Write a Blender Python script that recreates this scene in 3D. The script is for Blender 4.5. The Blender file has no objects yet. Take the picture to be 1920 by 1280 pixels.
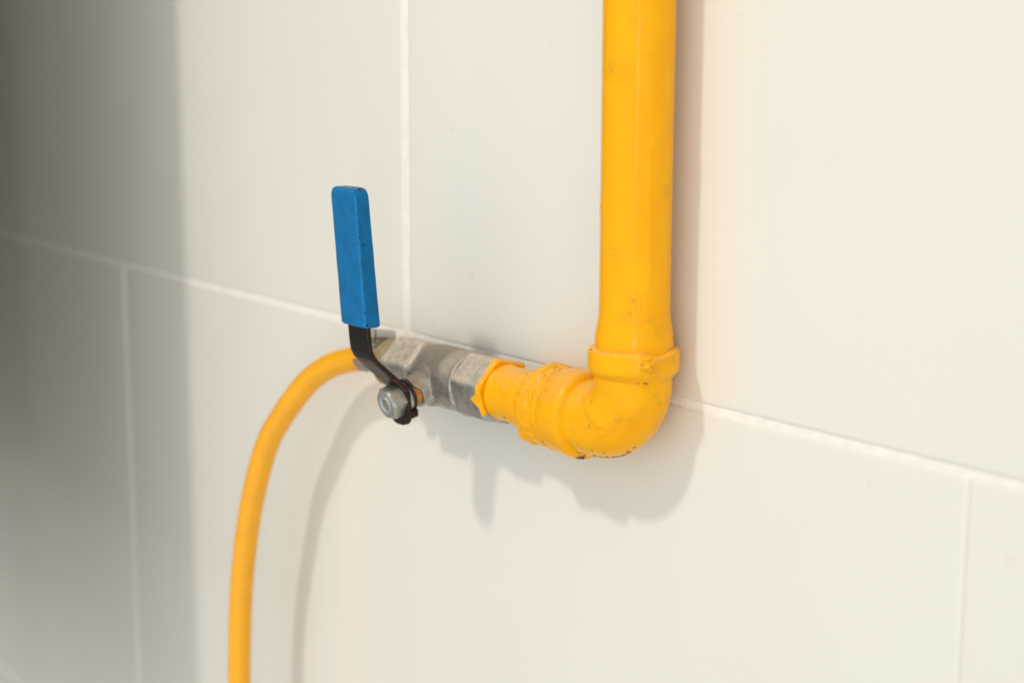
import bpy, bmesh, math
from mathutils import Vector, Matrix, noise
S = 0.001                                   # everything below is laid out in millimetres
sc = bpy.context.scene
C = sc.collection
R = math.radians

# ------------------------------------------------------------------ camera
cam = bpy.data.cameras.new('camera'); co = bpy.data.objects.new('camera', cam); C.objects.link(co)
Mx = Matrix(((0.60359825, -0.13907317, 0.78506548),
             (0.79728147, 0.10111581, -0.59507802),
             (0.00337686, 0.98510621, 0.17191379)))
co.matrix_world = Matrix.Translation(Vector((556.63, -517.25, 159.94)) * S) @ Mx.to_4x4()
cam.sensor_width = 36; cam.lens = 36 * 3037 / 1920
cam.clip_start = 0.01; cam.clip_end = 60
cam.dof.use_dof = True; cam.dof.focus_distance = 0.805; cam.dof.aperture_fstop = 5.0
cam.dof.aperture_blades = 8
sc.camera = co

# ------------------------------------------------------------------ light and exposure
w = bpy.data.worlds.new('World'); sc.world = w; w.use_nodes = True
bg = w.node_tree.nodes['Background']
bg.inputs[0].default_value = (1.0, 0.98, 0.935, 1)
# a bright room: the open side towards the right is lighter than the back on the left
wt = w.node_tree
wc = wt.nodes.new('ShaderNodeTexCoord'); wd = wt.nodes.new('ShaderNodeVectorMath'); wd.operation = 'DOT_PRODUCT'
wt.links.new(wc.outputs['Generated'], wd.inputs[0]); wd.inputs[1].default_value = Vector((0.62, -0.78, -0.05))
wm = wt.nodes.new('ShaderNodeMapRange'); wm.interpolation_type = 'SMOOTHSTEP'
wm.inputs['From Min'].default_value = -0.3; wm.inputs['From Max'].default_value = 1.0
wm.inputs['To Min'].default_value = 0.36; wm.inputs['To Max'].default_value = 1.17
wt.links.new(wd.outputs['Value'], wm.inputs['Value']); wt.links.new(wm.outputs['Result'], bg.inputs[1])
sc.view_settings.view_transform = 'Standard'; sc.view_settings.look = 'None'
sc.view_settings.exposure = -0.03; sc.view_settings.gamma = 1; sc.view_settings.use_curve_mapping = False

def area(name, loc, target, size, power, col, shape='DISK', sy=None):
    l = bpy.data.lights.new(name, 'AREA'); l.shape = shape; l.size = size
    if sy: l.size_y = sy
    l.energy = power; l.color = col
    o = bpy.data.objects.new(name, l); C.objects.link(o)
    o.location = loc
    o.rotation_euler = (Vector(target) - Vector(loc)).to_track_quat('-Z', 'Y').to_euler()
    return o
area('ceiling_lamp', (-0.35, -3.0, 3.36), (-0.1, 0, 0), 0.32, 80, (1.0, 0.95, 0.87))
area('streak_fill_light', (1.55, -1.35, 0.25), (0.15, 0, -.1), 0.03, 3.8, (1.0, 0.98, 0.94), 'RECTANGLE', 1.5)  # added strip light for streaks on the pipe and a brighter right side

# ------------------------------------------------------------------ node helpers
class NT:
    def __init__(s, name):
        s.m = bpy.data.materials.new(name); s.m.use_nodes = True
        s.t = s.m.node_tree; s.b = s.t.nodes['Principled BSDF']
        s.tc = s.t.nodes.new('ShaderNodeTexCoord')
    def n(s, typ, **kw):
        x = s.t.nodes.new(typ)
        for k, v in kw.items():
            if k in x.inputs.keys(): x.inputs[k].default_value = v
            else: setattr(x, k, v)
        return x
    def l(s, a, b): s.t.links.new(a, b)
    def noise(s, scale, detail=4, rough=.55, vec=None, dist=0):
        x = s.n('ShaderNodeTexNoise', Scale=scale, Detail=detail, Roughness=rough, Distortion=dist)
        s.l(vec if vec else s.tc.outputs['Object'], x.inputs['Vector']); return x.outputs[0]
    def ramp(s, src, *st):
        x = s.n('ShaderNodeValToRGB'); e = x.color_ramp.elements
        while len(e) < len(st): e.new(.5)
        for el, (p, c) in zip(e, st):
            el.position = p; el.color = (c, c, c, 1) if isinstance(c, (int, float)) else (*c, 1)
        s.l(src, x.inputs[0]); return x.outputs[0]
    def mix(s, fac, a, b, mode='MIX'):
        x = s.n('ShaderNodeMix', data_type='RGBA', blend_type=mode)
        for v, i in ((fac, 0), (a, 6), (b, 7)):
            if hasattr(v, 'is_linked'): s.l(v, x.inputs[i])
            elif i == 0: x.inputs[0].default_value = v
            else: x.inputs[i].default_value = (*v, 1)
        return x.outputs[2]
    def math(s, op, a, b=0.0):
        x = s.n('ShaderNodeMath', operation=op)
        for v, i in ((a, 0), (b, 1)):
            if hasattr(v, 'is_linked'): s.l(v, x.inputs[i])
            else: x.inputs[i].default_value = v
        return x.outputs[0]
    def mapping(s, scale=(1, 1, 1), rot=(0, 0, 0), src='Object'):
        x = s.n('ShaderNodeMapping'); x.inputs['Scale'].default_value = scale; x.inputs['Rotation'].default_value = rot
        s.l(s.tc.outputs[src], x.inputs[0]); return x.outputs[0]
    def bump(s, h, dist, strength=1.0, prev=None):
        x = s.n('ShaderNodeBump'); x.inputs['Distance'].default_value = dist; x.inputs['Strength'].default_value = strength
        s.l(h, x.inputs['Height'])
        if prev: s.l(prev, x.inputs['Normal'])
        return x.outputs[0]
    def up(s):          # how far the surface faces upward (dust settles there)
        g = s.n('ShaderNodeNewGeometry'); v = s.n('ShaderNodeSeparateXYZ'); s.l(g.outputs['Normal'], v.inputs[0]); return v.outputs[2]
    def pos(s):
        g = s.n('ShaderNodeNewGeometry'); v = s.n('ShaderNodeSeparateXYZ'); s.l(g.outputs['Position'], v.inputs[0]); return v.outputs
    def done(s, col=None, rough=None, metal=None, normal=None, **kw):
        for v, k in ((col, 'Base Color'), (rough, 'Roughness'), (metal, 'Metallic'), (normal, 'Normal')):
            if v is None: continue
            if hasattr(v, 'is_linked'): s.l(v, s.b.inputs[k])
            elif isinstance(v, tuple): s.b.inputs[k].default_value = (*v, 1)
            else: s.b.inputs[k].default_value = v
        for k, v in kw.items(): s.b.inputs[k.replace('_', ' ')].default_value = v
        return s.m

# ------------------------------------------------------------------ materials
def mat_yellow(name, dusty=.5, brush=0.0, brush_scale=(1, 1, 1)):
    t = NT(name)
    n1 = t.noise(60, 4); n2 = t.noise(230, 5, .6); n3 = t.noise(900, 3)
    c = t.mix(t.ramp(n1, (.3, 0), (.72, 1)), (0.88, 0.38, 0.0), (0.90, 0.44, 0.0))
    # olive smudges where grime has worn into the paint
    sm = t.math('MULTIPLY', t.ramp(t.noise(95, 5, .65), (.62, 0), (.74, 1)), t.ramp(n2, (.45, 0), (.6, 1)))
    c = t.mix(t.math('MULTIPLY', sm, .25), c, (0.42, 0.27, 0.01))
    # pale pinkish dust on the upper faces
    up = t.ramp(t.up(), (.25, 0), (.85, 1))
    d = t.math('MULTIPLY', up, t.ramp(t.noise(420, 5, .7), (.38, 0), (.66, 1)))
    c = t.mix(t.math('MULTIPLY', d, dusty), c, (0.80, 0.50, 0.22))
    bm = t.noise(140, 2); nrm = t.bump(bm, .0008, .35)
    nrm = t.bump(n3, .00012, .3, nrm)
    if brush:
        bn = t.noise(300, 2, .5, t.mapping(brush_scale)); nrm = t.bump(bn, .0011, brush, nrm)
        ln = t.ramp(t.noise(520, 4, .7, t.mapping(brush_scale)), (.66, 0), (.72, 1))
        c = t.mix(t.math('MULTIPLY', ln, .30), c, (0.30, 0.16, 0.01))
    met = 0.0
    rough = t.math('ADD', t.math('MULTIPLY', t.ramp(n2, (.3, 0), (.8, 1)), .13), .05)
    rough = t.math('ADD', rough, t.math('MULTIPLY', d, .35))
    gr = t.n('ShaderNodeAttribute', attribute_name='grime').outputs['Fac']
    c = t.mix(t.math('MULTIPLY', t.math('MULTIPLY', gr, .8), t.ramp(t.noise(650, 6, .8), (.46, 0), (.62, 1))), c, (0.36, 0.25, 0.02))
    at = t.n('ShaderNodeAttribute', attribute_name='chip').outputs['Fac']
    ch = t.ramp(t.math('ADD', at, t.math('MULTIPLY', t.math('SUBTRACT', t.noise(620, 5, .7), .5), 1.6)), (.50, 0), (.56, 1))
    ch = t.math('MULTIPLY', ch, t.ramp(at, (.02, 0), (.1, 1)))
    cc = t.mix(t.ramp(t.noise(700, 3), (.4, 0), (.6, 1)), (0.03, 0.028, 0.028), (0.16, 0.12, 0.07))
    c = t.mix(ch, c, cc); rough = t.math('ADD', rough, t.math('MULTIPLY', ch, .4))
    nrm = t.bump(t.math('SUBTRACT', 1.0, ch), .0004, 1, nrm)
    return t.done(c, rough, met, nrm, IOR=1.45, Specular_IOR_Level=.22)
M = {}
M['pipe'] = mat_yellow('yellow gloss paint on pipe', .3, .10, (1, 1, .06))
M['elbow'] = mat_yellow('yellow gloss paint on elbow', .5, 0)
M['band'] = mat_yellow('yellow paint brushed over the band', .5, .22, (1.5, .5, .5))
M['wrinkle'] = mat_yellow('yellow paint cracked over the joint', .5, .30, (1.0, .35, .45))

def m_hose():
    t = NT('yellow braided gas hose')
    uv = t.n('ShaderNodeSeparateXYZ'); t.l(t.tc.outputs['UV'], uv.inputs[0])
    a = t.math('SINE', t.math('MULTIPLY', t.math('ADD', t.math('MULTIPLY', uv.outputs[0], 72), t.math('MULTIPLY', uv.outputs[1], 5)), 6.2832))
    b = t.math('SINE', t.math('MULTIPLY', t.math('SUBTRACT', t.math('MULTIPLY', uv.outputs[0], 72), t.math('MULTIPLY', uv.outputs[1], 5)), 6.2832))
    h = t.math('MAXIMUM', a, b)
    c = t.mix(t.ramp(h, (.0, 0), (1, 1)), (0.85, 0.38, 0.001), (0.885, 0.415, 0.002))
    c = t.mix(t.ramp(t.noise(80, 4), (.45, 0), (.7, .3)), c, (0.7, 0.33, .02))
    return t.done(c, .30, 0.0, t.bump(h, .00014, .22), Subsurface_Weight=.08, Subsurface_Radius=(.004, .002, .0005), Subsurface_Scale=1)
M['hose'] = m_hose()

def m_metal(name, base, base2, dust, rough=.42, metal=.85, warm=(0.40, 0.33, 0.25)):
    t = NT(name)
    n1 = t.noise(120, 5, .6); n2 = t.noise(1400, 4, .7); n3 = t.noise(420, 5, .7)
    c = t.mix(t.ramp(n1, (.35, 0), (.68, 1)), base, base2)
    c = t.mix(t.ramp(n3, (.58, 0), (.72, .6)), c, (0.13, 0.12, 0.10))
    c = t.mix(t.ramp(t.noise(2200, 3, .8), (.35, .35), (.6, 0)), c, (0.10, 0.095, 0.085))
    up = t.ramp(t.up(), (-.05, 0), (.75, 1))
    d = t.math('MULTIPLY', t.math('MULTIPLY', up, t.ramp(t.noise(260, 5, .75), (.3, .35), (.62, 1))), dust)
    c = t.mix(d, c, warm)
    r = t.math('ADD', t.math('MULTIPLY', t.ramp(n3, (.3, 0), (.8, 1)), .2), rough)
    r = t.math('ADD', r, t.math('MULTIPLY', d, .35))
    m = t.math('MULTIPLY', t.math('SUBTRACT', 1.0, d), metal)
    nr = t.bump(n2, .00022, .8); nr = t.bump(t.noise(300, 3), .0005, .6, nr)
    return t.done(c, r, m, nr)
M['cast'] = m_metal('dusty cast nickel brass', (0.32, 0.305, 0.265), (0.56, 0.54, 0.48), .95, .24, .85, (0.44, 0.35, 0.265))
M['hexend'] = m_metal('machined grey hex', (0.32, 0.315, 0.29), (0.62, 0.61, 0.57), .9, .18, .88, (0.64, 0.54, 0.41))
M['zinc'] = m_metal('zinc plated nut', (0.42, 0.43, 0.39), (0.60, 0.61, 0.56), .3, .24, .85)
M['brightzinc'] = m_metal('bright zinc insert', (0.50, 0.54, 0.56), (0.64, 0.68, 0.70), 0, .3, .7)
M['steelclamp'] = m_metal('stainless clamp', (0.50, 0.50, 0.49), (0.62, 0.62, 0.6), .3, .22, .95)
M['brass'] = m_metal('tarnished brass', (0.33, 0.25, 0.12), (0.45, 0.35, 0.17), .5, .4, .85, (0.45, 0.36, 0.24))
M['stemend'] = m_metal('stem end', (0.30, 0.27, 0.18), (0.38, 0.34, 0.22), 0, .5, .5)

def m_rustneck():
    t = NT('orange rust stained neck')
    c = t.mix(t.ramp(t.noise(300, 5, .7), (.3, 0), (.7, 1)), (0.45, 0.13, 0.01), (0.60, 0.27, 0.05))
    return t.done(c, .6, 0.0, t.bump(t.noise(900, 4), .0003, .7))
M['rust'] = m_rustneck()

def m_lever():
    t = NT('black painted lever with rusty edges')
    att = t.n('ShaderNodeAttribute', attribute_name='rust')
    n = t.noise(380, 6, .7)
    f = t.math('MULTIPLY', att.outputs['Fac'], t.ramp(n, (.34, 0), (.56, 1)))
    rc = t.mix(t.ramp(t.noise(700, 4), (.4, 0), (.65, 1)), (0.02, 0.010, 0.007), (0.10, 0.035, 0.012))
    rc = t.mix(t.ramp(t.noise(240, 3), (.62, 0), (.7, 1)), rc, (0.30, 0.14, 0.03))
    c = t.mix(f, (0.004, 0.004, 0.004), rc)
    sc_ = t.ramp(t.noise(900, 6, .8, t.mapping((1, 1, .25))), (.72, 0), (.76, .25))
    c = t.mix(sc_, c, (0.1, 0.09, 0.08))
    return t.done(c, t.math('ADD', t.math('MULTIPLY', f, .4), .30), 0.0, t.bump(n, .0005, t_strength(.5)), IOR=1.33)
def t_strength(x): return x
M['lever'] = m_lever()

def m_sleeve():
    t = NT('blue vinyl sleeve')
    n = t.noise(160, 6, .7); p = t.noise(1500, 5, .8)
    c = t.mix(t.ramp(n, (.35, 0), (.7, 1)), (0.0, 0.125, 0.32), (0.0, 0.165, 0.42))
    c = t.mix(t.math('MULTIPLY', t.ramp(t.noise(70, 5, .7), (.5, 0), (.68, 1)), .5), c, (0.006, 0.095, 0.22))
    c = t.mix(t.ramp(p, (.68, 0), (.75, .6)), c, (0.01, 0.05, 0.13))
    sp = t.ramp(t.noise(430, 6, .75, t.mapping((1, 1, .5))), (.70, 0), (.73, .85))
    c = t.mix(sp, c, (0.015, 0.02, 0.03))
    nr = t.bump(t.noise(1200, 4), .00015, .5); nr = t.bump(t.noise(140, 3), .0006, .4, nr)
    at = t.n('ShaderNodeAttribute', attribute_name='chip').outputs['Fac']
    ch = t.ramp(t.math('ADD', at, t.math('MULTIPLY', t.math('SUBTRACT', t.noise(900, 5, .75), .5), 1.7)), (.48, 0), (.58, 1))
    ch = t.math('MULTIPLY', ch, t.ramp(at, (.02, 0), (.1, 1)))
    c = t.mix(ch, c, (0.012, 0.015, 0.022)); nr = t.bump(t.math('SUBTRACT', 1.0, ch), .0005, 1, nr)
    ed = t.n('ShaderNodeAttribute', attribute_name='edge').outputs['Fac']
    c = t.mix(t.math('MULTIPLY', t.math('MULTIPLY', ed, .55), t.ramp(t.noise(420, 5, .7), (.3, 0), (.6, 1))), c, (0.03, 0.27, 0.62))  # edge highlight put into the colour as a lighter blue
    return t.done(c, .36, 0.0, nr, Specular_IOR_Level=.2)
M['sleeve'] = m_sleeve()

MARKS = [(-180.5, 121.3, 1.6, 0.6), (-163.0, 41.1, 3.0, 0.3), (-183.1, 17.7, 3, 0.25), (-81.5, 35.6, 1.2, 0.5), (-81.1, 67.8, 1.0, 0.5), (-189.5, -79.1, 2.2, 0.5), (122.5, -15.2, 2.0, 0.45), (193.8, -30.1, 3, 0.3), (23.0, -16.0, 4, 0.25), (-4.7, -23.0, 0.9, 0.7), (-94.1, 168.5, 1.3, 0.5), (39.9, 178.7, 2, 0.3), (-59.5, 41.6, 2, 0.2), (-131.2, 148.9, 1.0, 0.4), (95.3, 118.7, 1.5, 0.25), (-299.3, -138.0, 1.6, 0.25)]
def m_tile():
    t = NT('glazed off white tile')
    c = t.mix(t.ramp(t.noise(3, 3), (.35, 0), (.7, 1)), (0.735, 0.724, 0.66), (0.755, 0.747, 0.692))
    c = t.mix(t.ramp(t.noise(9, 6, .7, None, 1.2), (.60, 0), (.78, .12)), c, (0.70, 0.64, 0.52))
    # sparse specks of dirt on the glaze
    v = t.n('ShaderNodeTexVoronoi', Scale=26.0); t.l(t.tc.outputs['Object'], v.inputs['Vector'])
    spk = t.math('MULTIPLY', t.ramp(v.outputs['Distance'], (.018, 1), (.045, 0)), t.ramp(t.noise(17, 1), (.55, 0), (.6, .55)))
    c = t.mix(spk, c, (0.42, 0.36, 0.25))
    P = t.n('ShaderNodeNewGeometry').outputs['Position']
    for (mx, mz, rad, kk) in MARKS:
        vd = t.n('ShaderNodeVectorMath', operation='SUBTRACT'); t.l(P, vd.inputs[0]); vd.inputs[1].default_value = (mx * S, 0, mz * S)
        ln = t.n('ShaderNodeVectorMath', operation='LENGTH'); t.l(vd.outputs[0], ln.inputs[0])
        k = t.ramp(t.math('ADD', t.math('DIVIDE', ln.outputs['Value'], rad * S), t.math('MULTIPLY', t.math('SUBTRACT', t.noise(380, 3), .5), 2.2)), (.35, kk * .24), (1.0, 0))
        c = t.mix(k, c, (0.36, 0.30, 0.17))
    nr = t.bump(t.noise(6, 1), .004, .2); nr = t.bump(t.noise(260, 3, .6), .00012, .35, nr)
    rr = t.math('ADD', t.math('MULTIPLY', t.ramp(t.noise(14, 6, .7, None, .8), (.45, 0), (.75, 1)), .10), .15)
    return t.done(c, rr, 0.0, nr, IOR=1.52)
M['tile'] = m_tile()
def m_grout():
    t = NT('white grout')
    c = t.mix(t.ramp(t.noise(90, 5, .7), (.4, 0), (.65, 1)), (0.80, 0.785, 0.725), (0.87, 0.855, 0.80))
    c = t.mix(t.ramp(t.noise(240, 5, .7), (.64, 0), (.76, .4)), c, (0.6, 0.55, 0.45))
    return t.done(c, .7, 0.0, t.bump(t.noise(500, 5, .7), .0007, .6))
M['grout'] = m_grout()
def plain(name, col, rough=.5, metal=0.0, bs=200):
    t = NT(name); c = t.mix(t.ramp(t.noise(bs, 4), (.35, 0), (.7, 1)), tuple(x * .88 for x in col), col)
    return t.done(c, rough, metal, t.bump(t.noise(bs * 3, 3), .0003, .3))
M['rubber'] = plain('black rubber', (0.012, 0.012, 0.011), .5)
M['washer'] = m_metal('plated washer', (0.5, 0.48, 0.43), (0.62, 0.6, 0.54), .3, .4, .7)
M['tape'] = plain('white thread tape', (0.82, 0.81, 0.78), .5)
M['dark'] = plain('dark slot', (0.02, 0.02, 0.02), .6)
M['blocker'] = plain('cream cupboard paint', (0.50, 0.48, 0.42), .55, 0, 12)

# ------------------------------------------------------------------ object helpers
origin = {}
def thing(name, label, cat, loc, group=None):
    o = bpy.data.objects.new(name, None); C.objects.link(o); o.empty_display_size = .02
    o.location = Vector(loc) * S; origin[o.name] = Vector(loc)
    o['label'] = label; o['category'] = cat
    if group: o['group'] = group
    return o
def mesh_obj(name, verts, faces, mat, parent=None, uvs=None, smooth=True, sharp=40, label=None):
    org = Vector((0, 0, 0)); p = parent
    while p is not None and p.name not in origin: p = p.parent
    if p is not None: org = origin[p.name]
    me = bpy.data.meshes.new(name)
    me.from_pydata([tuple((Vector(v) - org) * S) for v in verts], [], faces)
    bm = bmesh.new(); bm.from_mesh(me)
    bmesh.ops.recalc_face_normals(bm, faces=bm.faces)
    bm.to_mesh(me); bm.free()
    if uvs:
        l = me.uv_layers.new(name='UVMap')
        for lp in me.loops: l.data[lp.index].uv = uvs[lp.vertex_index]
    me.materials.append(mat)
    o = bpy.data.objects.new(name, me); C.objects.link(o)
    if parent is not None: o.parent = parent
    if smooth:
        me.shade_smooth()
        try: me.set_sharp_from_angle(angle=R(sharp))
        except Exception: pass
    if label: o['label'] = label
    return o
def loft(name, fn, nu, nv, mat, parent=None, caps=(True, True), uv=False, **kw):
    """fn(u in 0..1, phi) -> point; closed around phi"""
    vs, uvs, fs = [], [], []
    for i in range(nu + 1):
        for j in range(nv):
            vs.append(Vector(fn(i / nu, 2 * math.pi * j / nv))); uvs.append((i / nu, j / nv))
    for i in range(nu):
        for j in range(nv):
            a = i * nv + j; b = i * nv + (j + 1) % nv
            fs.append((a, b, b + nv, a + nv))
    for k, i in ((0, 0), (1, nu)):
        if caps[k]:
            ring = [i * nv + j for j in range(nv)]
            c = sum((vs[q] for q in ring), Vector()) / nv
            vs.append(c); uvs.append((i / nu, 0)); ci = len(vs) - 1
            for j in range(nv): fs.append((ring[j], ring[(j + 1) % nv], ci))
    return mesh_obj(name, vs, fs, mat, parent, uvs if uv else None, **kw)
def paint_spots(o, root, attr, spots):
    a = o.data.attributes.new(attr, 'FLOAT', 'POINT'); og = origin[root]
    for v in o.data.vertices:
        p = v.co / S + og; m = 0.0
        for q, rad in spots:
            d = (p - q).length / rad
            if d < 1.6: m = max(m, 1 - d / 1.6)
        a.data[v.index].value = m
def interp(tab, x):
    if x <= tab[0][0]: return tab[0][1]
    for (a, p), (b, q) in zip(tab, tab[1:]):
        if x <= b: return p + (q - p) * (x - a) / (b - a) if b > a else q
    return tab[-1][1]
def smooth_tab(tab, x, k=.6):
    return (interp(tab, x - k) + 2 * interp(tab, x) + interp(tab, x + k)) / 4
def nz(p, s, seed=0): return noise.noise(Vector((p[0] * s + seed, p[1] * s - seed * .7, p[2] * s + seed * 1.3)))
def fbm(p, s, o=3, seed=0): return sum(nz(p, s * 2 ** i, seed + i * 7) / 2 ** i for i in range(o))
def gauss(p, q, r): return math.exp(-((p - q).length / r) ** 2)

# ------------------------------------------------------------------ the tiled wall
wall = thing('tiled_wall', 'kitchen wall of large glossy off white tiles with pale grout joints', 'wall', (0, 0, -1100))
def warp(p):
    x, y, z = p
    if x < -840: y += (-840 - x) * .04
    return (x, y, z)
tv, tf = [], []
def tile(x0, x1, z0, z1, proud=0.0, tilt=0.0):
    e = 1.3
    ee = (2.5, 5, 8, 12, 18, 26, 40)
    xs = [x0, x0 + .35, x0 + e] + [x0 + q for q in ee] + [x0 + (x1 - x0) * k / 12 for k in range(1, 12)] + [x1 - q for q in ee[::-1]] + [x1 - e, x1 - .35, x1]
    zs = [z0, z0 + .35, z0 + e] + [z0 + q for q in ee] + [z0 + (z1 - z0) * k / 6 for k in range(1, 6)] + [z1 - q for q in ee[::-1]] + [z1 - e, z1 - .35, z1]
    base = len(tv)
    def dep(a, lo, hi):
        d = min(a - lo, hi - a)
        return 0 if d >= e else (1 - math.sqrt(max(0, 1 - (1 - d / e) ** 2))) * e * .75
    for x in xs:
        for z in zs:
            y = -proud - tilt * (x - x0) / (x1 - x0) + max(dep(x, x0, x1), dep(z, z0, z1)) + .22 * math.exp(-min(x - x0, x1 - x) / 12) + .28 * math.exp(-min(z - z0, z1 - z) / 12)
            tv.append(warp((x, y, z)))
    n = len(zs)
    for i in range(len(xs) - 1):
        for j in range(n - 1):
            a = base + i * n + j; tf.append((a, a + n, a + n + 1, a + 1))
    # skirt going back into the bedding
    rim = [base + i * n for i in range(len(xs))] + [base + (len(xs) - 1) * n + j for j in range(1, n)] \
        + [base + i * n + n - 1 for i in range(len(xs) - 2, -1, -1)] + [base + j for j in range(n - 2, 0, -1)]
    b2 = len(tv)
    for r in rim: q = tv[r]; tv.append((q[0], q[1] + 8, q[2]))
    for k in range(len(rim)): tf.append((rim[k], rim[(k + 1) % len(rim)], b2 + (k + 1) % len(rim), b2 + k))
TW = 800; gv = 2.4; gh = 1.75
for row in range(-3, 3):
    z0 = row * 440; z1 = z0 + 440
    off = -628 if row % 2 else -228
    for k in range(-2, 4):
        x0 = off + k * TW
        pr = .0; ti = 0
        if row == 0 and k == 0: pr, ti = 0.0, .7
        if row == -1 and k == 1: pr = .5
        gl = .12 if (row == -1 and k == 1) else gv; gr_ = .12 if (row == -1 and k == 0) else gv
        if k <= 0 and not (row == -1 and k == 0): gr_ = 3.0
        if k <= 0: gl = 3.0
        tile(x0 + gl, x0 + TW - gr_, z0 + gh, z1 - gh, pr, ti)
mesh_obj('tile', tv, tf, M['tile'], wall, sharp=60)
gx = [-2400] + [-900 + i * 20 for i in range(6)] + [-700, 400, 1000, 2800]
def gsheet():
    vs, fs = [], []
    xs = sorted(set([-2400, -1400, -860, -840, -700] + [-700 + i * 2.5 for i in range(560)] + [1000, 2800]))
    zs = [-1320, -400] + [-4, -2.4, -1.2, 0, 1.2, 2.4, 4] + [400, 1320]
    for x in xs:
        for z in zs:
            y = .62
            if abs(z) < 3.5: y += (.22 if 0 < x < 80 else .05) * nz((x, 0, z), .12) + (.25 if 0 < x < 80 else .02) * nz((x, 0, z), .4) - (.9 * max(0, nz((x, 3, z), .35)) if 4 < x < 60 else 0)
            vs.append(warp((x, y, z)))
    n = len(zs)
    for i in range(len(xs) - 1):
        for j in range(n - 1):
            a = i * n + j; fs.append((a, a + n, a + n + 1, a + 1))
    return vs, fs
gvs, gfs = gsheet()
mesh_obj('grout', gvs, gfs, M['grout'], wall)

# ------------------------------------------------------------------ yellow gas pipe
PX, PY, ZB = -2.7, -21.8, -11.0          # riser axis and height of the branch axis
pipe = thing('gas_pipe', 'thick yellow painted gas pipe running down the wall into an elbow and branch', 'gas pipe', (PX, PY, -32))
vr = Vector((0.60, 0.797, 0)); vc = Vector((0.797, -0.60, 0))      # directions used to aim paint runs at the visible side
def side(u, r, z):           # a point on the near side of the riser, u across it
    return Vector((PX, PY, z)) + vr * (u * r) + vc * (math.sqrt(1 - u * u) * r)
ptab = [(20, 18.3), (26, 18.5), (31, 18.5), (35, 18.2), (38, 17.6), (42, 16.9), (48, 16.65), (420, 16.65)]
runs = [(side(.16, 16.7, z), 4, .55) for z in ()]
def f_riser(u, ph):
    z = 20 + 400 * (u ** 1.6)
    r = smooth_tab(ptab, z, 1.2)
    d = Vector((math.cos(ph), math.sin(ph), 0)); p = Vector((PX, PY, z)) + d * r
    r += .10 * fbm((p.x, p.y, z * .3), .045, 2, 2) + .03 * nz((p.x, p.y, z * .5), .3, 5)
    a = math.atan2(d.dot(vr), d.dot(vc))
    for a0, wd, h, zl, zh in ((-.12, .05, .42, 40, 150), (.30, .045, .5, 46, 160), (.95, .06, .35, 60, 140), (-.75, .07, .3, 70, 300)):
        k = min(1, max(0, (z - zl) / 14)) * min(1, max(0, (zh - z) / 50))
        wob = .03 * math.sin(z * .11) + .02 * math.sin(z * .31)
        r += .65 * h * k * math.exp(-((a - a0 - wob) / wd) ** 2)
    # short sag run
    for q, rad, h in ((side(.62, 16.7, 128), 3.0, .7), (side(.60, 16.7, 134), 2.6, .6), (side(.48, 16.7, 123), 2.2, .5), (side(-.98, 16.7, 92), 4, .35)):
        r += h * gauss(p, q, rad)
    if z < 42: r += .22 * nz((p.x, p.y, z * 3), .22, 9)
    return Vector((PX, PY, z)) + d * r
riser = loft('riser', f_riser, 260, 110, M['pipe'], pipe, caps=(False, False))

RB = 22.0
def elbow_frame(s):            # s along centre line, from the riser side to the branch side
    L1 = 16.0; L2 = RB * math.pi / 2; L3 = 12.0
    zc = ZB + RB; xc = PX - RB
    t = s * (L1 + L2 + L3)
    if t < L1: return Vector((PX, PY, zc + L1 - t)), Vector((1, 0, 0))
    if t < L1 + L2:
        a = (t - L1) / RB
        return Vector((xc + RB * math.cos(a), PY, zc - RB * math.sin(a))), Vector((math.cos(a), 0, -math.sin(a)))
    return Vector((xc - (t - L1 - L2), PY, ZB)), Vector((0, 0, -1))
scars = [(side(.30, 18.5, 8), 2.2, -.5), (side(.5, 18.5, 2), 2.0, .4)]
def f_elbow(u, ph):
    c, out = elbow_frame(u)
    d = out * math.cos(ph) + Vector((0, -1, 0)) * math.sin(ph)
    r = 18.7 - .5 * math.exp(-((u - .5) / .3) ** 2)
    p = c + d * r
    r += .38 * fbm(p, .05, 3, 11) + .14 * nz(p, .22, 4)
    # one long sagging run of paint across the near side
    for q, rad, h in PUDDLE: r += 1.5 * h * gauss(p, q, rad * .8)
    return c + d * r
def ray_pt(px, py, y):          # a point on the plane y, given where the photograph shows it
    d = Mx @ Vector(((px - 960) / 3037, -(py - 640) / 3037, -1)); o = Vector((556.63, -517.25, 159.94))
    return o + d * ((y - o.y) / d.y)
def near(px, py, c, axis, r):   # the near hit of a picture position with a cylinder (used to place paint runs)
    o = Vector((556.63, -517.25, 159.94)); d = (Mx @ Vector(((px - 960) / 3037, -(py - 640) / 3037, -1))).normalized()
    axis = axis.normalized(); a = d - axis * d.dot(axis); b = (o - c) - axis * (o - c).dot(axis)
    A = a.dot(a); B = 2 * a.dot(b); Cc = b.dot(b) - r * r; D = B * B - 4 * A * Cc
    t = (-B - math.sqrt(max(D, 0))) / (2 * A); return o + d * t
ZX = Vector((0, 0, 1)); CP = Vector((PX, PY, 0)); XB = Vector((1, 0, 0)); CB = Vector((0, PY, ZB))
PUDDLE = []
base = []
for i in range(121):
    c_, o_ = elbow_frame(i / 120)
    for j in range(121):
        d_ = o_ * math.cos(2 * math.pi * j / 120) + Vector((0, -1, 0)) * math.sin(2 * math.pi * j / 120)
        p_ = c_ + d_ * 18.7; v_ = Vector((556.63, -517.25, 159.94)) - p_
        if d_.dot(v_) > 0:
            q_ = Mx.transposed() @ -v_; base.append((960 + 3037 * q_.x / -q_.z, 640 - 3037 * q_.y / -q_.z, p_))
def on_elbow(px, py): return min(base, key=lambda b: (b[0] - px) ** 2 + (b[1] - py) ** 2)[2]
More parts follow.
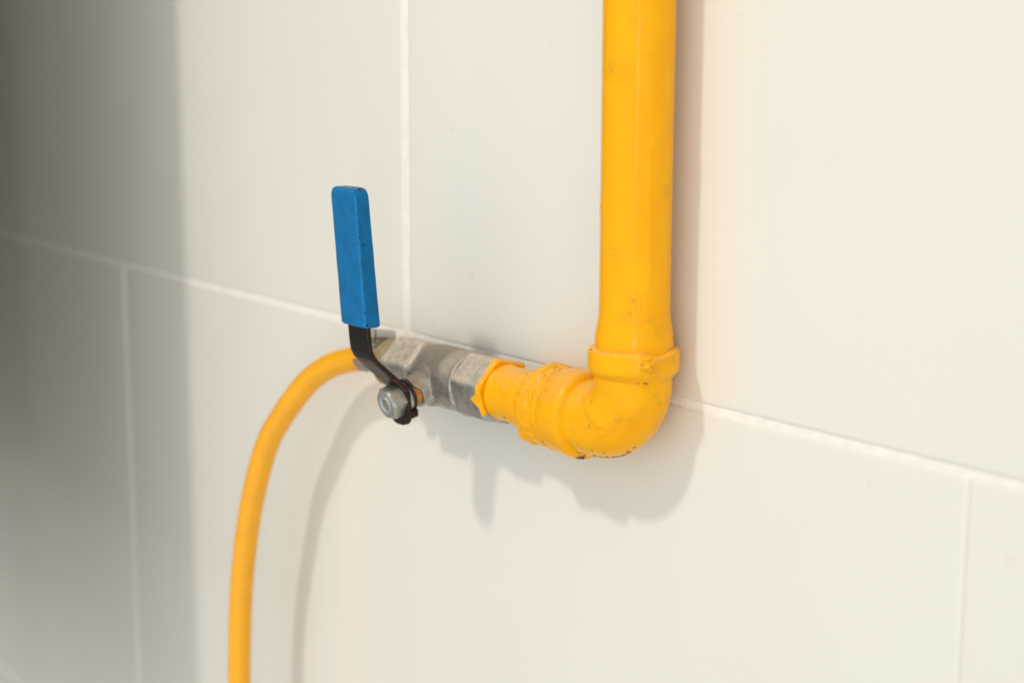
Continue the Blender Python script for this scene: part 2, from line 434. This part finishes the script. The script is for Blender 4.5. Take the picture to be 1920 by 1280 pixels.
for (px, py, rad, h) in ((1098, 755, 2.2, .5), (1100, 770, 2.2, .55), (1108, 783, 2.2, .6), (1118, 795, 2.4, .8), (1130, 797, 2.2, .6), (1143, 793, 2.2, .45), (1155, 787, 1.6, .35), (1168, 780, 1.5, .3), (1103, 742, 1.5, .4), (1150, 815, 3.5, -.35), (1180, 770, 2.0, .25), (1215, 790, 2.5, -.3), (1128, 815, 1.3, .3), (1075, 800, 1.4, .3)):
    PUDDLE.append((on_elbow(px, py), rad, h * .85))
for (px, py, rad, h) in ((1232, 735, 1.1, .6), (1233, 750, 1.0, .6), (1238, 760, 1.0, .5), (1243, 768, .9, .4), (1160, 760, 3, .3)):
    PUDDLE.append((on_elbow(px, py), rad, h * .8))
elbow = loft('elbow', f_elbow, 150, 150, M['elbow'], pipe, caps=(False, False))

# top collar with a crusty blob of paint on its right
ctab = [(13.2, 17.5), (14.2, 18.9), (15.4, 19.9), (17, 21.2), (18.5, 21.6), (25.6, 21.7), (26.8, 21.3), (27.6, 20.2), (27.9, 18.8), (28, 15.5)]
BLOB = [(near(px, py, CP, ZX, 21.6), rad, h) for (px, py, rad, h) in
        ((1200, 662, 1.6, .9), (1207, 668, 1.4, 1.0), (1214, 664, 1.5, 1.2), (1221, 668, 1.4, 1.1), (1213, 676, 1.6, .9), (1222, 682, 1.5, .9),
         (1205, 690, 1.3, .7), (1214, 690, 1.2, .9), (1221, 694, 1.1, 1.1), (1227, 701, 1.1, 1.2), (1233, 706, 1.2, 1.2), (1219, 686, 1.2, .9), (1229, 672, 1.5, .6))]
def f_collar(u, ph):
    z = 13.2 + 14.8 * u; d = Vector((math.cos(ph), math.sin(ph), 0))
    r = smooth_tab(ctab, z, .35); p = Vector((PX, PY, z)) + d * r
    r += .16 * fbm(p, .09, 3, 21)
    b = sum(h * gauss(p, q, rad) for q, rad, h in BLOB)
    r += 1.25 * b * (1 + 1.1 * nz(p, .9, 3))
    a = math.atan2(d.dot(vr), d.dot(vc))
    dz = .5 * nz((a * 3, 0, 0), 1, 5)
    if z > 25: dz += -1.6 * math.exp(-((a - .55) / .3) ** 2) + .6 * math.exp(-((a - 1.2) / .25) ** 2) + .25 * nz((a * 9, 1, 0), 1, 5)
    r = min(r, 21.75) if d.y > .75 else r
    return Vector((PX, PY, z + dz)) + d * r
topc = loft('collar', f_collar, 90, 260, M['band'], elbow, caps=(False, False))

# branch collar, its ledge and the cracked build-up of paint
btab = [(-86, 14.6), (-82, 15.0), (-76, 15.3), (-72, 15.8), (-69, 16.8), (-67.5, 18.4), (-66, 20.0), (-63.5, 20.9), (-60, 20.6), (-57, 19.9), (-54, 20.1), (-50, 20.9), (-46, 21.6), (-42, 21.9), (-37, 22.0), (-35, 21.7), (-33.6, 20.2), (-32.8, 18.6), (-32.4, 17.5)]
def f_branch(x0, x1, seed, rough):
    def f(u, ph):
        x = x0 + (x1 - x0) * u
        d = Vector((0, -math.cos(ph), math.sin(ph)))
        bot = max(0, -d.z) ** 2.2
        xx = x
        if x < -56: xx = x + 9.5 * bot * min(1, (-56 - x) / 8)
        r = smooth_tab(btab, xx, .5)
        p = Vector((x, PY, ZB)) + d * r
        r += .22 * fbm(p, .08, 3, seed)
        if rough and x < -44:
            # cracks and brush ridges running round and along the joint
            k = min(1, (-44 - x) / 6) * min(1, max(0, (x + 84) / 6))
            sx = x + 2.2 * nz((x * .1, p.y * .1, p.z * .1), 1, 2)
            r += k * (.60 * nz((sx * .38, p.y * .06, p.z * .06), 1, 3) + .20 * nz((sx * .7, p.y * .16, p.z * .16), 1, 8) + .22 * nz((x * .28, p.y * .34, p.z * .34), 1, 12))
            cz = nz((sx * .35 + p.z * .25, p.z * .25, p.y * .1), 1.0, 31)
            r -= k * .55 * math.exp(-(cz / .05) ** 2) * max(0, nz((x, p.y, p.z), .22, 44)) * 2.2
            fl = abs(nz((x * .22 + p.z * .10, p.y * .14, p.z * .12), 1, 71)); r += k * .55 * max(0, 1 - fl / .10)
            top = max(0, d.z)
            r += 1.5 * top ** 3 * math.exp(-((x + 62) / 4.2) ** 2)
            for q, rad, h in DRIP: r += h * gauss(p, q, rad)
        rr = min(r, 21.75) if d.y > .8 else r
        return Vector((x, PY - .2, ZB)) + d * rr
    return f
DRIP = [(Vector((-70, PY - 13, ZB - 13)), 3.4, 1.5), (Vector((-68, PY - 16, ZB - 8)), 3, .9), (Vector((-66, PY - 18, ZB + 2)), 3, .5)]
brc = loft('collar', f_branch(-32.4, -46.5, 41, True), 60, 200, M['band'], elbow, caps=(False, False))
coup = loft('coupling', f_branch(-45.8, -86, 41, True), 170, 230, M['wrinkle'], pipe, caps=(False, False))

# the nipple between coupling and valve
def f_nip(u, ph):
    x = -78 - 25.5 * u; d = Vector((0, -math.cos(ph), math.sin(ph)))
    r = 14.35 + .35 * math.exp(-((x + 100.5) / 1.6) ** 2)
    if x < -101.8: r -= (-101.8 - x) * 1.1
    p = Vector((x, PY, ZB)) + d * r
    r += .25 * fbm(p, .08, 3, 61) + .12 * nz((x * .8, p.y * .2, p.z * .2), 1, 6)
    if d.z < -.55: r += .35 * nz((x * .7, p.y * .4, p.z), 1, 17)
    return Vector((x, PY - .3, ZB + .6)) + d * r
nip = loft('nipple', f_nip, 90, 130, M['wrinkle'], pipe, caps=(False, True))
def PN(px, py, rad, c=None, ax=None, r=18.7): return (near(px, py, c or CP, ax or ZX, r), rad)
CBX = CB + Vector((0, -.2, 0))
chips = [(on_elbow(x, y), q) for x, y, q in ((1075, 850, 2.4), (1084, 853, 2.2), (1115, 855, 1.5), (1127, 857, 1.6), (1139, 858, 1.7), (1150, 858, 1.7), (1160, 857, 1.9), (1170, 855, 1.6), (1182, 850, 1.2), (1110, 845, .8), (1130, 849, .9), (1215, 812, .7), (1218, 805, .5))]
chips += [PN(x, y, q, CP, ZX, 18.7) for x, y, q in ((1195, 716, 1.3), (1210, 717, 1.2), (1214, 717, 1.2))]
grime = [(on_elbow(x, y), q * .8) for x, y, q in ((1210, 716, 3), (1232, 742, 2.5), (1240, 755, 2), (1160, 788, 3.5), (1185, 790, 3), (1160, 752, 2.5), (1230, 800, 3), (1205, 770, 2), (1105, 800, 3))]
def EB(a, ph, rad):
    a = R(a); ph = R(ph); o_ = Vector((math.cos(a), 0, -math.sin(a)))
    return (Vector((PX - RB + RB * math.cos(a), PY, ZB + RB - RB * math.sin(a))) + (o_ * math.cos(ph) + Vector((0, -1, 0)) * math.sin(ph)) * 18.6, rad)
chips += [EB(*q) for q in ((86, 6, 2.0), (80, 4, 1.4), (76, 9, 1.2), (73, 3, 1.4), (69, 8, 1.2), (66, 2, 1.6), (62, 6, 1.7), (58, 5, 1.5), (55, 11, 1.0), (50, 7, 1.1), (80, 14, .8), (68, 15, .8), (45, 12, .8))]
paint_spots(brc, 'gas_pipe', 'chip', [(Vector((-35, PY - 5, ZB - 21)), 3.4), (Vector((-39, PY - 4, ZB - 21)), 3.0), (Vector((-43, PY - 6, ZB - 21)), 1.6)])
paint_spots(elbow, 'gas_pipe', 'chip', chips); paint_spots(elbow, 'gas_pipe', 'grime', grime)
paint_spots(topc, 'gas_pipe', 'chip', [PN(1106, 652, 1.6, CP, ZX, 21.5), PN(1203, 684, .7, CP, ZX, 21.6), PN(1221, 697, .8, CP, ZX, 21.6), PN(1206, 687, .5, CP, ZX, 21.6)])
paint_spots(topc, 'gas_pipe', 'grime', [PN(x, y, q, CP, ZX, 21.6) for x, y, q in ((1205, 690, 3), (1240, 678, 3.5), (1252, 672, 3), (1225, 692, 3), (1262, 672, 2.5))])
paint_spots(riser, 'gas_pipe', 'chip', [(near(1267, 142, CP, ZX, 16.7), 1.0), (near(1258, 440, CP, ZX, 16.7), .8)])
paint_spots(riser, 'gas_pipe', 'grime', [PN(x, y, q, CP, ZX, 16.7) for x, y, q in ((1183, 575, 5), (1178, 590, 4), (1149, 465, 4), (1150, 480, 3), (1145, 130, 4), (1172, 135, 3), (1232, 622, 3), (1222, 605, 2.5), (1250, 360, 3))])
paint_spots(coup, 'gas_pipe', 'chip', [PN(x, y, q, CBX, XB, 20) for x, y, q in ((1018, 826, 1.6), (1022, 830, 1.6), (1048, 845, 1.0))])
paint_spots(coup, 'gas_pipe', 'grime', [PN(x, y, q, CBX, XB, 20) for x, y, q in ((1022, 740, 3), (1028, 775, 2.5), (1000, 740, 2.5), (1040, 700, 3), (1035, 690, 3), (1030, 790, 3))])
paint_spots(nip, 'gas_pipe', 'chip', [PN(x, y, q, CBX, XB, 14.5) for x, y, q in ((945, 783, 1.3), (957, 785, 1.5), (967, 778, .9))])


# ------------------------------------------------------------------ ball valve
VX, VY, VZ = -155.0, -22.5, -10.6
valve = thing('ball_valve', 'grey metal ball valve with upright black lever in a blue sleeve', 'valve', (VX, VY, VZ))
th = R(15.5)
sd = Vector((0, -math.cos(th), -math.sin(th)))            # stem direction
su = Vector((0, -math.sin(th), math.cos(th)))             # up, square to the stem
def hexr(ph, af, rot=0, rc=.9, cap=99):
    a = (ph - rot) % (math.pi / 3) - math.pi / 6
    h = af / 2 / math.cos(a)
    return min(h, af / 2 / math.cos(math.pi / 6) * rc, cap)
def softhex(ph, af, rot, rc): return sum(hexr(ph + e, af, rot, rc) for e in (-.03, 0, .03)) / 3
body = [(-168.5, 13), (-167.2, 15.4), (-164, 16.6), (-158, 16.9), (-150, 17.0), (-142, 16.8), (-134, 16.3), (-130.5, 16.5), (-128.8, 17.6), (-127.4, 17.7), (-126.8, 17.0), (-126.5, 14)]
def f_body(u, ph):
    x = -168.5 + 42 * u; d = Vector((0, -math.cos(ph), math.sin(ph)))
    r = smooth_tab(body, x, .8); p = Vector((x, VY, VZ)) + d * r
    return Vector((x, VY, VZ)) + d * (r + .12 * fbm(p, .12, 3, 5))
vb = loft('body', f_body, 80, 120, M['cast'], valve)
def hexend(x0, x1, af, rot, name, seed, ridge_at, label=None):
    lo, hi = min(x0, x1), max(x0, x1); L = hi - lo
    tab = [(lo, -1.6), (lo + .5, -.7), (lo + 1.3, -.05), (lo + 2, 0), (hi - 2, 0), (hi - 1.3, -.05), (hi - .5, -.7), (hi, -1.6)]
    def f(u, ph):
        x = lo - .01 + (L + .02) * u; d = Vector((0, -math.cos(ph), math.sin(ph)))
        k = interp(tab, x)
        base = softhex(ph, af, rot, .972)
        # ends turned down to a round shoulder
        e = min(x - lo, hi - x)
        rnd = af / 2 * 1.015 + e * 1.1
        r = min(base, rnd) + k
        for rx, rh in ridge_at: r = r + rh * math.exp(-((x - rx) / .55) ** 2)
        p = Vector((x, VY, VZ)) + d * r
        return p + d * (.08 * nz(p, .25, seed))
    return loft(name, f, 110, 180, M['hexend'], valve, sharp=50, label=label)
hexend(-127.6, -102.2, 32.6, R(14), 'hex_end', 3, [])
hexend(-196, -167.6, 32.2, R(14), 'hex_end', 7, [(-171.2, .3)])
# paint torn over the end of the hex beside the branch
fv, ff = [], []
NS = 150
for j in range(NS + 1):
    ph = -R(38) + R(175) * j / NS
    d = Vector((0, -math.cos(ph), math.sin(ph)))
    base = softhex(ph, 32.6, R(14), .975) + .40
    wv = .3 + .5 * nz((ph * 3, 0, 0), 1, 3) + 6.0 * math.exp(-((ph + .16) / .17) ** 2) + 1.2 * math.exp(-((ph - 1.2) / .35) ** 2) + .9 * nz((ph * 11, 2, 0), 1, 7)
    wv *= min(1, j / 12, (NS - j) / 20); wv = max(wv, .05)
    for x, r in ((-101.2, 13.8), (-101.4, base * .93), (-101.9, base - 1.0), (-102.6 - wv * .3, base - .35), (-102.6 - wv * .7, base), (-102.6 - wv, base + .02), (-102.6 - wv, base - .6)):
        fv.append(Vector((x, VY, VZ)) + d * (r + .1 * nz((ph * 9, x, 0), 1, 2)))
for j in range(NS):
    for i in range(6):
        a = j * 7 + i; ff.append((a, a + 7, a + 8, a + 1))
fo = mesh_obj('paint_flap', fv, ff, M['elbow'], pipe, sharp=60)
sm = fo.modifiers.new('thickness', 'SOLIDIFY'); sm.thickness = .0002; sm.offset = 0

def stem_cyl(name, tab, mat, parent=None, n=64, fnr=None, lump=0, sharp=35, label=None, nu=None, caps=(True, True)):
    """turned part on the stem axis, tab = [(distance, radius)]"""
    def f(u, ph):
        i = u * (len(tab) - 1) if nu is None else None
        if nu is None:
            k = min(int(i), len(tab) - 2); t = i - k
            s = tab[k][0] + (tab[k + 1][0] - tab[k][0]) * t; r = tab[k][1] + (tab[k + 1][1] - tab[k][1]) * t
        else:
            s = tab[0][0] + (tab[-1][0] - tab[0][0]) * u; r = interp(tab, s)
        if fnr: r = fnr(ph, r, s)
        if lump == .35 and s > 16: s += 3.6 * max(0, min(1, (math.sin(ph) - .25) * 2.2)) * (s - 16) / 6
        d = Vector((1, 0, 0)) * math.cos(ph) + su * math.sin(ph)
        p = Vector((VX, VY, VZ)) + sd * s + d * r
        return p + d * (lump * nz(p, .25, 4)) if lump else p
    return loft(name, f, nu or (len(tab) - 1), n, mat, parent or valve, caps=caps, sharp=sharp, label=label)
# bonnet the stem comes out of, with a casting ridge
def bonr(ph, r, s):
    sq = 1 / max(abs(math.cos(ph)), abs(math.sin(ph))) ** .18
    return r * (1 + (sq - 1) * max(0, min(1, (19 - s) / 5))) + (.7 * max(0, 1 - abs(s - 15.5) / 1.0) if math.sin(ph) < .3 else 0)
stem_cyl('bonnet', [(9, 13.5), (13, 12.2), (15, 11), (16, 10.0), (18, 9.3), (20, 9.1), (21.4, 9.0), (21.9, 8.4), (22, 6)], M['cast'], vb, 96, bonr, .35, 45, nu=60)
stem_cyl('gland', [(21, 6.9), (23.5, 6.9), (26, 7.1), (26.8, 7.0)], M['rust'], valve, 48, lump=.3, nu=20, label='orange rust stained gland')
stem_cyl('seal_ring', [(26.2, 8.4), (26.5, 9.2), (27.5, 9.3), (28.0, 8.8), (28.1, 7)], M['rubber'], valve, 60)
stem_cyl('washer', [(27.6, 7.6), (28.2, 8.3), (30.2, 8.3), (30.5, 7.6)], M['washer'], valve, 60, lump=.3, nu=14)

# lever: bent black plate
LX = -155.6; T = 2.7
prof = [(-51.6, -33.0, 3.6), (-51.7, -32.4, 6.0), (-51.8, -30.6, 8.3), (-52, -27.5, 9.6), (-52.3, -24, 10.0), (-52.8, -19, 9.9), (-53.2, -15.5, 9.9), (-54.0, -12.9, 9.9), (-55.6, -11.0, 9.9), (-60, -7.2, 9.9), (-66, -1.9, 9.8),
        (-71.5, 3.0, 9.7), (-74.2, 5.8, 9.7), (-75.8, 9.0, 9.7), (-76.6, 13, 9.6), (-77.2, 20, 9.6), (-80.2, 60, 9.6), (-82.2, 91.0, 9.4), (-82.4, 93.9, 8.2), (-82.45, 94.9, 5.5)]
pts = []
for i in range(len(prof) - 1):
    nsub = 4 if i < 15 else 3
    for k in range(nsub):
        t = k / nsub; pts.append(tuple(prof[i][q] + (prof[i + 1][q] - prof[i][q]) * t for q in range(3)))
pts.append(prof[-1])
nrm = []
for i in range(len(pts)):
    a = pts[max(0, i - 2)]; b = pts[min(len(pts) - 1, i + 2)]
    tn = Vector((0, b[0] - a[0], b[1] - a[1])).normalized(); nrm.append(Vector((0, -tn.z, tn.y)))
def f_lever(u, ph):
    i = min(int(u * (len(pts) - 1) + 1e-6), len(pts) - 1)
    y, z, hw = pts[i]; n = nrm[i]
    # rounded-rectangle section
    c, s_ = math.cos(ph), math.sin(ph); e = .28
    X = math.copysign(abs(c) ** e, c) * hw if abs(c) > 1e-9 else 0
    N = math.copysign(abs(s_) ** e, s_) * T / 2 if abs(s_) > 1e-9 else 0
    p = Vector((LX + X, y, z)) + n * N
    if z < 8: p += Vector((1, 0, 0)) * .25 * nz(p, .5, 3) + n * .12 * nz(p, .45, 8)
    return p
lever = loft('lever', f_lever, len(pts) - 1, 48, M['lever'], valve, sharp=50)
at = lever.data.attributes.new('rust', 'FLOAT', 'POINT')
for v in lever.data.vertices:
    p = v.co / S + origin['ball_valve']
    edge = 1 if abs(p.x - LX) > 9.2 else 0
    low = max(0, min(1, (8 - p.z) / 30))
    at.data[v.index].value = max(edge * (.8 if p.z < 14 else .5), low * .3, 1 if p.z < -30 else 0, .6 if p.z > 93 else 0)
# stop tab bent back towards the body at the foot of the lever
def tab_fn(u, ph):
    c, s_ = math.cos(ph), math.sin(ph); e = .35
    X = math.copysign(abs(c) ** e, c) * (3.4 - u * .7); N = math.copysign(abs(s_) ** e, s_) * 1.4
    p = Vector((LX + 4.6 + X * 1.2, -51.5 + 5.6 * u, -27.6 + 1.0 * u + N * 1.5)); return p + Vector((1, 1, 1)) * .3 * nz(p, .5, 3)
tb = loft('stop_tab', tab_fn, 10, 24, M['lever'], lever, label='rusty stop tab')
at = tb.data.attributes.new('rust', 'FLOAT', 'POINT')
for v in tb.data.vertices: at.data[v.index].value = 1.0

# blue sleeve over the upper lever
z0s, z1s = 22.6, 95.0
def f_sleeve(u, ph):
    # u runs from the bottom to the top with rounded ends
    z = z0s + (z1s - z0s) * u
    y = -76.2 - (z - 22.6) * .0735 - 1.1
    y += .95; hx = 12.1; hy = 5.15 - .6 * u
    eb = z - z0s; et = z1s - z
    if eb < 1.6: k = 1.6 - math.sqrt(max(0, 1.6 ** 2 - (1.6 - eb) ** 2)); hx -= k; hy -= k
    if et < 5.4: hx -= 5.4 - math.sqrt(max(0, 5.4 ** 2 - (5.4 - et) ** 2))
    if et < 1.5: hy -= 1.5 - math.sqrt(max(0, 1.5 ** 2 - (1.5 - et) ** 2))
    rc = 1.7
    # rounded rectangle sampled by angle
    c, s_ = math.cos(ph), math.sin(ph)
    e = .22
    X = math.copysign(abs(c) ** e, c) * hx if abs(c) > 1e-9 else 0
    N = math.copysign(abs(s_) ** e, s_) * hy if abs(s_) > 1e-9 else 0
    lean = (z - z0s) / (z1s - z0s)
    p = Vector((-155.6 - 1.2 * lean + X, y + N, z + .0 * X))
    return p + Vector((.12 * nz(p, .12, 3), .18 * nz(p, .1, 6), 0))
def us(i, n):                      # denser rings near both ends
    t = i / n; return .5 - .5 * math.cos(math.pi * t)
slv = loft('grip_sleeve', lambda u, ph: f_sleeve(.5 - .5 * math.cos(math.pi * u), ph), 110, 96, M['sleeve'], lever, sharp=45)

og_ = origin['ball_valve']
ea = slv.data.attributes.new('edge', 'FLOAT', 'POINT')
for v in slv.data.vertices:
    p = v.co / S + og_; yc = -76.2 - (p.z - 22.6) * .0735 - .15; xc_ = -155.6 - 1.2 * (p.z - z0s) / (z1s - z0s)
    hyy = 5.15 - .6 * (p.z - z0s) / (z1s - z0s)
    dx = 12.1 - abs(p.x - xc_); dy = hyy - abs(p.y - yc)
    ea.data[v.index].value = max(0, 1 - max(dx, dy) / 1.5) if p.z < 91 else .6 * max(0, 1 - max(abs(94 - p.z), dy) / 2)
paint_spots(slv, 'ball_valve', 'chip', [(Vector(q), rr_ * (.62 if q[2] < 90 else 1.1)) for q, rr_ in (((-158, -82.5, 95.1), 2.2), ((-151, -81.2, 95.1), 1.7), ((-147.5, -81, 93.8), 1.5), ((-144.8, -83.2, 70), .9), ((-144.3, -82.0, 66), .8), ((-162, -81.6, 95.2), 1.6),
    ((-144.4, -82.6, 58), 1.0), ((-144, -80.6, 52), 1.1), ((-143.8, -81.2, 46), .9), ((-143.6, -79.8, 40), .8), ((-144, -80.9, 31), 1.0), ((-144.4, -80.7, 27.5), 1.2), ((-143.8, -79.9, 24.5), 1.3), ((-144, -77, 44), .9), ((-147, -86, 88), .9))])
# nut and stem end
def nutr(ph, r, s): return min(hexr(ph, 15.9, R(0), 1.0), r)
nutp = stem_cyl('nut', [(31.6, 7.4), (31.9, 8.6), (32.6, 9.3), (39.6, 9.3), (39.61, 9.15), (40.9, 7.6), (40.95, 7.4), (41.0, 5.0), (40.6, 4.6), (39, 4.5)], M['zinc'], valve, 180, nutr, 0, 30)
stem_cyl('insert', [(40.5, 5.05), (41.35, 4.95), (41.6, 4.6), (41.55, 4.0), (41.0, 3.3), (39.5, 3.1)], M['brightzinc'], nutp, 48, caps=(False, False), label='bright ring inside the nut')
stem_cyl('stem', [(20, 3.1), (39.9, 3.1), (40.3, 2.6)], M['stemend'], valve, 40)

# ------------------------------------------------------------------ hose
HX0 = -214.0
hose = thing('gas_hose', 'flexible yellow gas hose arching down from the left end of the valve', 'hose', (HX0, -23, -11))
hp = [(-214, -22.6, -10.8), (-232, -22.8, -11.6), (-250.4, -23.0, -15.3), (-274.2, -25.0, -22.9), (-295.2, -29.0, -36.3), (-315.0, -34.0, -57.6), (-333.2, -37.0, -81.2), (-347.8, -40.0, -117.4),
      (-359.6, -41.0, -156.8), (-365.7, -42.0, -196.1), (-368.5, -43.0, -249.8), (-368.6, -44.0, -310), (-366, -45, -380)]
hp = [Vector(p) for p in hp]
def cr(t):
    n = len(hp) - 1; i = min(int(t * n), n - 1); f = t * n - i
    p0 = hp[max(i - 1, 0)]; p1 = hp[i]; p2 = hp[i + 1]; p3 = hp[min(i + 2, n)]
    return .5 * ((2 * p1) + (p2 - p0) * f + (2 * p0 - 5 * p1 + 4 * p2 - p3) * f * f + (3 * p1 - p0 - 3 * p2 + p3) * f ** 3)
# resample evenly
raw = [cr(i / 1200) for i in range(1201)]; acc = [0]
for a, b in zip(raw, raw[1:]): acc.append(acc[-1] + (b - a).length)
def at_len(u):
    L = u * acc[-1]; lo, hi = 0, 1200
    while hi - lo > 1:
        m = (lo + hi) // 2
        if acc[m] <= L: lo = m
        else: hi = m
    t = (L - acc[lo]) / max(1e-9, acc[hi] - acc[lo]); return raw[lo].lerp(raw[hi], t)
def f_hose(u, ph):
    c = at_len(u); a = at_len(max(0, u - .01)); b = at_len(min(1, u + .01))
    t = (b - a).normalized(); s1 = Vector((0, 1, 0)); s1 = (s1 - t * s1.dot(t)).normalized(); s2 = t.cross(s1)
    r = 7.55
    L = u * acc[-1]
    if L < 16: r -= .7 * math.exp(-((L - 9) / 6) ** 2)
    d = s1 * math.cos(ph) + s2 * math.sin(ph); p = c + d * r
    return p + d * .12 * nz(p, .06, 3)
tube = loft('tube', f_hose, 300, 48, M['hose'], hose, uv=True)
# threaded end, brass nut and clamp
def xcyl(name, tab, mat, parent, n=64, fr=None, cy=-22.6, cz=-10.8, lab=None, sharp=35):
    def f(u, ph):
        i = u * (len(tab) - 1); k = min(int(i), len(tab) - 2); t = i - k
        x = tab[k][0] + (tab[k + 1][0] - tab[k][0]) * t; r = tab[k][1] + (tab[k + 1][1] - tab[k][1]) * t
        if fr: r = fr(ph, r)
        return Vector((x, cy - r * math.cos(ph), cz + r * math.sin(ph)))
    return loft(name, f, len(tab) - 1, n, mat, parent, sharp=sharp, label=lab)
xcyl('thread_tape', [(-195.4, 10.5), (-195.5, 12.2), (-199.6, 12.0), (-199.8, 10)], M['tape'], hose)
xcyl('hose_nut', [(-199.5, 11), (-199.7, 13.6), (-200.8, 15.2), (-208.5, 15.2), (-209.8, 13.4), (-210, 8)], M['brass'], hose, 120, lambda ph, r: min(hexr(ph, 26.8, R(20)), r))
xcyl('hose_tail', [(-209, 9.4), (-213.6, 9.2), (-214.5, 8.2), (-218, 7.0)], M['brass'], hose)
def f_clamp(u, ph):
    prof_ = [(-219.0, 7.5), (-219.05, 8.35), (-219.6, 8.6), (-229.4, 8.6), (-229.95, 8.35), (-230, 7.5)]
    i = u * 5; k = min(int(i), 4); t = i - k
    x = prof_[k][0] + (prof_[k + 1][0] - prof_[k][0]) * t; r = prof_[k][1] + (prof_[k + 1][1] - prof_[k][1]) * t
    r += .25 * math.sin(ph * 2 + 1)
    return Vector((x, -22.8 - r * math.cos(ph), -11.2 + r * math.sin(ph)))
clamp = loft('hose_clamp', f_clamp, 5, 96, M['steelclamp'], hose, caps=(False, False))
# perforated free end of the band, showing the yellow hose through its two holes
pe, pf = [], []
NX, NP = 14, 34
keep = {}
for i in range(NX + 1):
    for j in range(NP + 1):
        x = -228.5 - 8.5 * i / NX; ph = -R(62) + R(62) * j / NP
        keep[(i, j)] = len(pe); r = 8.75
        zc = -11.3 - max(0, (-230 - x)) * .10
        pe.append(Vector((x, -22.8 - r * math.cos(ph), zc + r * math.sin(ph))))
for i in range(NX):
    for j in range(NP):
        xi = (i + .5) / NX; pj = (j + .5) / NP
        hole = any((abs(xi - .56) / .30) ** 4 + (abs(pj - c) / .155) ** 4 < 1 for c in (.28, .71))
        if not hole: pf.append((keep[(i, j)], keep[(i + 1, j)], keep[(i + 1, j + 1)], keep[(i, j + 1)]))
po = mesh_obj('band_end', pe, pf, M['zinc'], clamp, sharp=60)
s_ = po.modifiers.new('thickness', 'SOLIDIFY'); s_.thickness = .0006; s_.offset = 0
# worm screw housing on top
def ycyl(name, c, axis, tab, mat, parent, n=40, fr=None, lab=None):
    axis = Vector(axis).normalized(); a1 = axis.orthogonal().normalized(); a2 = axis.cross(a1)
    def f(u, ph):
        i = u * (len(tab) - 1); k = min(int(i), len(tab) - 2); t = i - k
        s = tab[k][0] + (tab[k + 1][0] - tab[k][0]) * t; r = tab[k][1] + (tab[k + 1][1] - tab[k][1]) * t
        if fr: r = fr(ph, r)
        return Vector(c) + axis * s + (a1 * math.cos(ph) + a2 * math.sin(ph)) * r
    return loft(name, f, len(tab) - 1, n, mat, parent, sharp=35, label=lab)
hs = ycyl('screw_housing', (-222, -20, 1.6), (.25, 1, -.15), [(-6, 3.5), (-5.8, 4.4), (6, 4.4), (6.4, 3.6)], M['steelclamp'], clamp)
ycyl('screw', (-222, -20, 1.6), (.25, 1, -.15), [(-12, 4.0), (-11.6, 5.0), (-7, 5.0), (-6.6, 3.4), (-5.5, 2.6)], M['zinc'], hs, 60, lambda ph, r: min(hexr(ph, 8.8), r))

# ------------------------------------------------------------------ unseen box and panel added beyond the left edge to shade the wall
def box(x0, x1, y0, y1, z0, z1):
    v = [(x, y, z) for x in (x0, x1) for y in (y0, y1) for z in (z0, z1)]
    f = [(0, 1, 3, 2), (4, 6, 7, 5), (0, 4, 5, 1), (2, 3, 7, 6), (0, 2, 6, 4), (1, 5, 7, 3)]
    return v, f
blocker_root = thing('shade_blocker', 'cream light blocker added unseen at far left to shade the wall', 'blocker', (-1600, -100, -354))
v, f = box(-2000, -1500, -188, -2, -354, 900)
mesh_obj('blocker_box', v, f, M['blocker'], blocker_root, smooth=False)
v, f = box(-1506, -508, -209, -190, -354, 900)
mesh_obj('blocker_panel', v, f, M['blocker'], blocker_root, smooth=False)
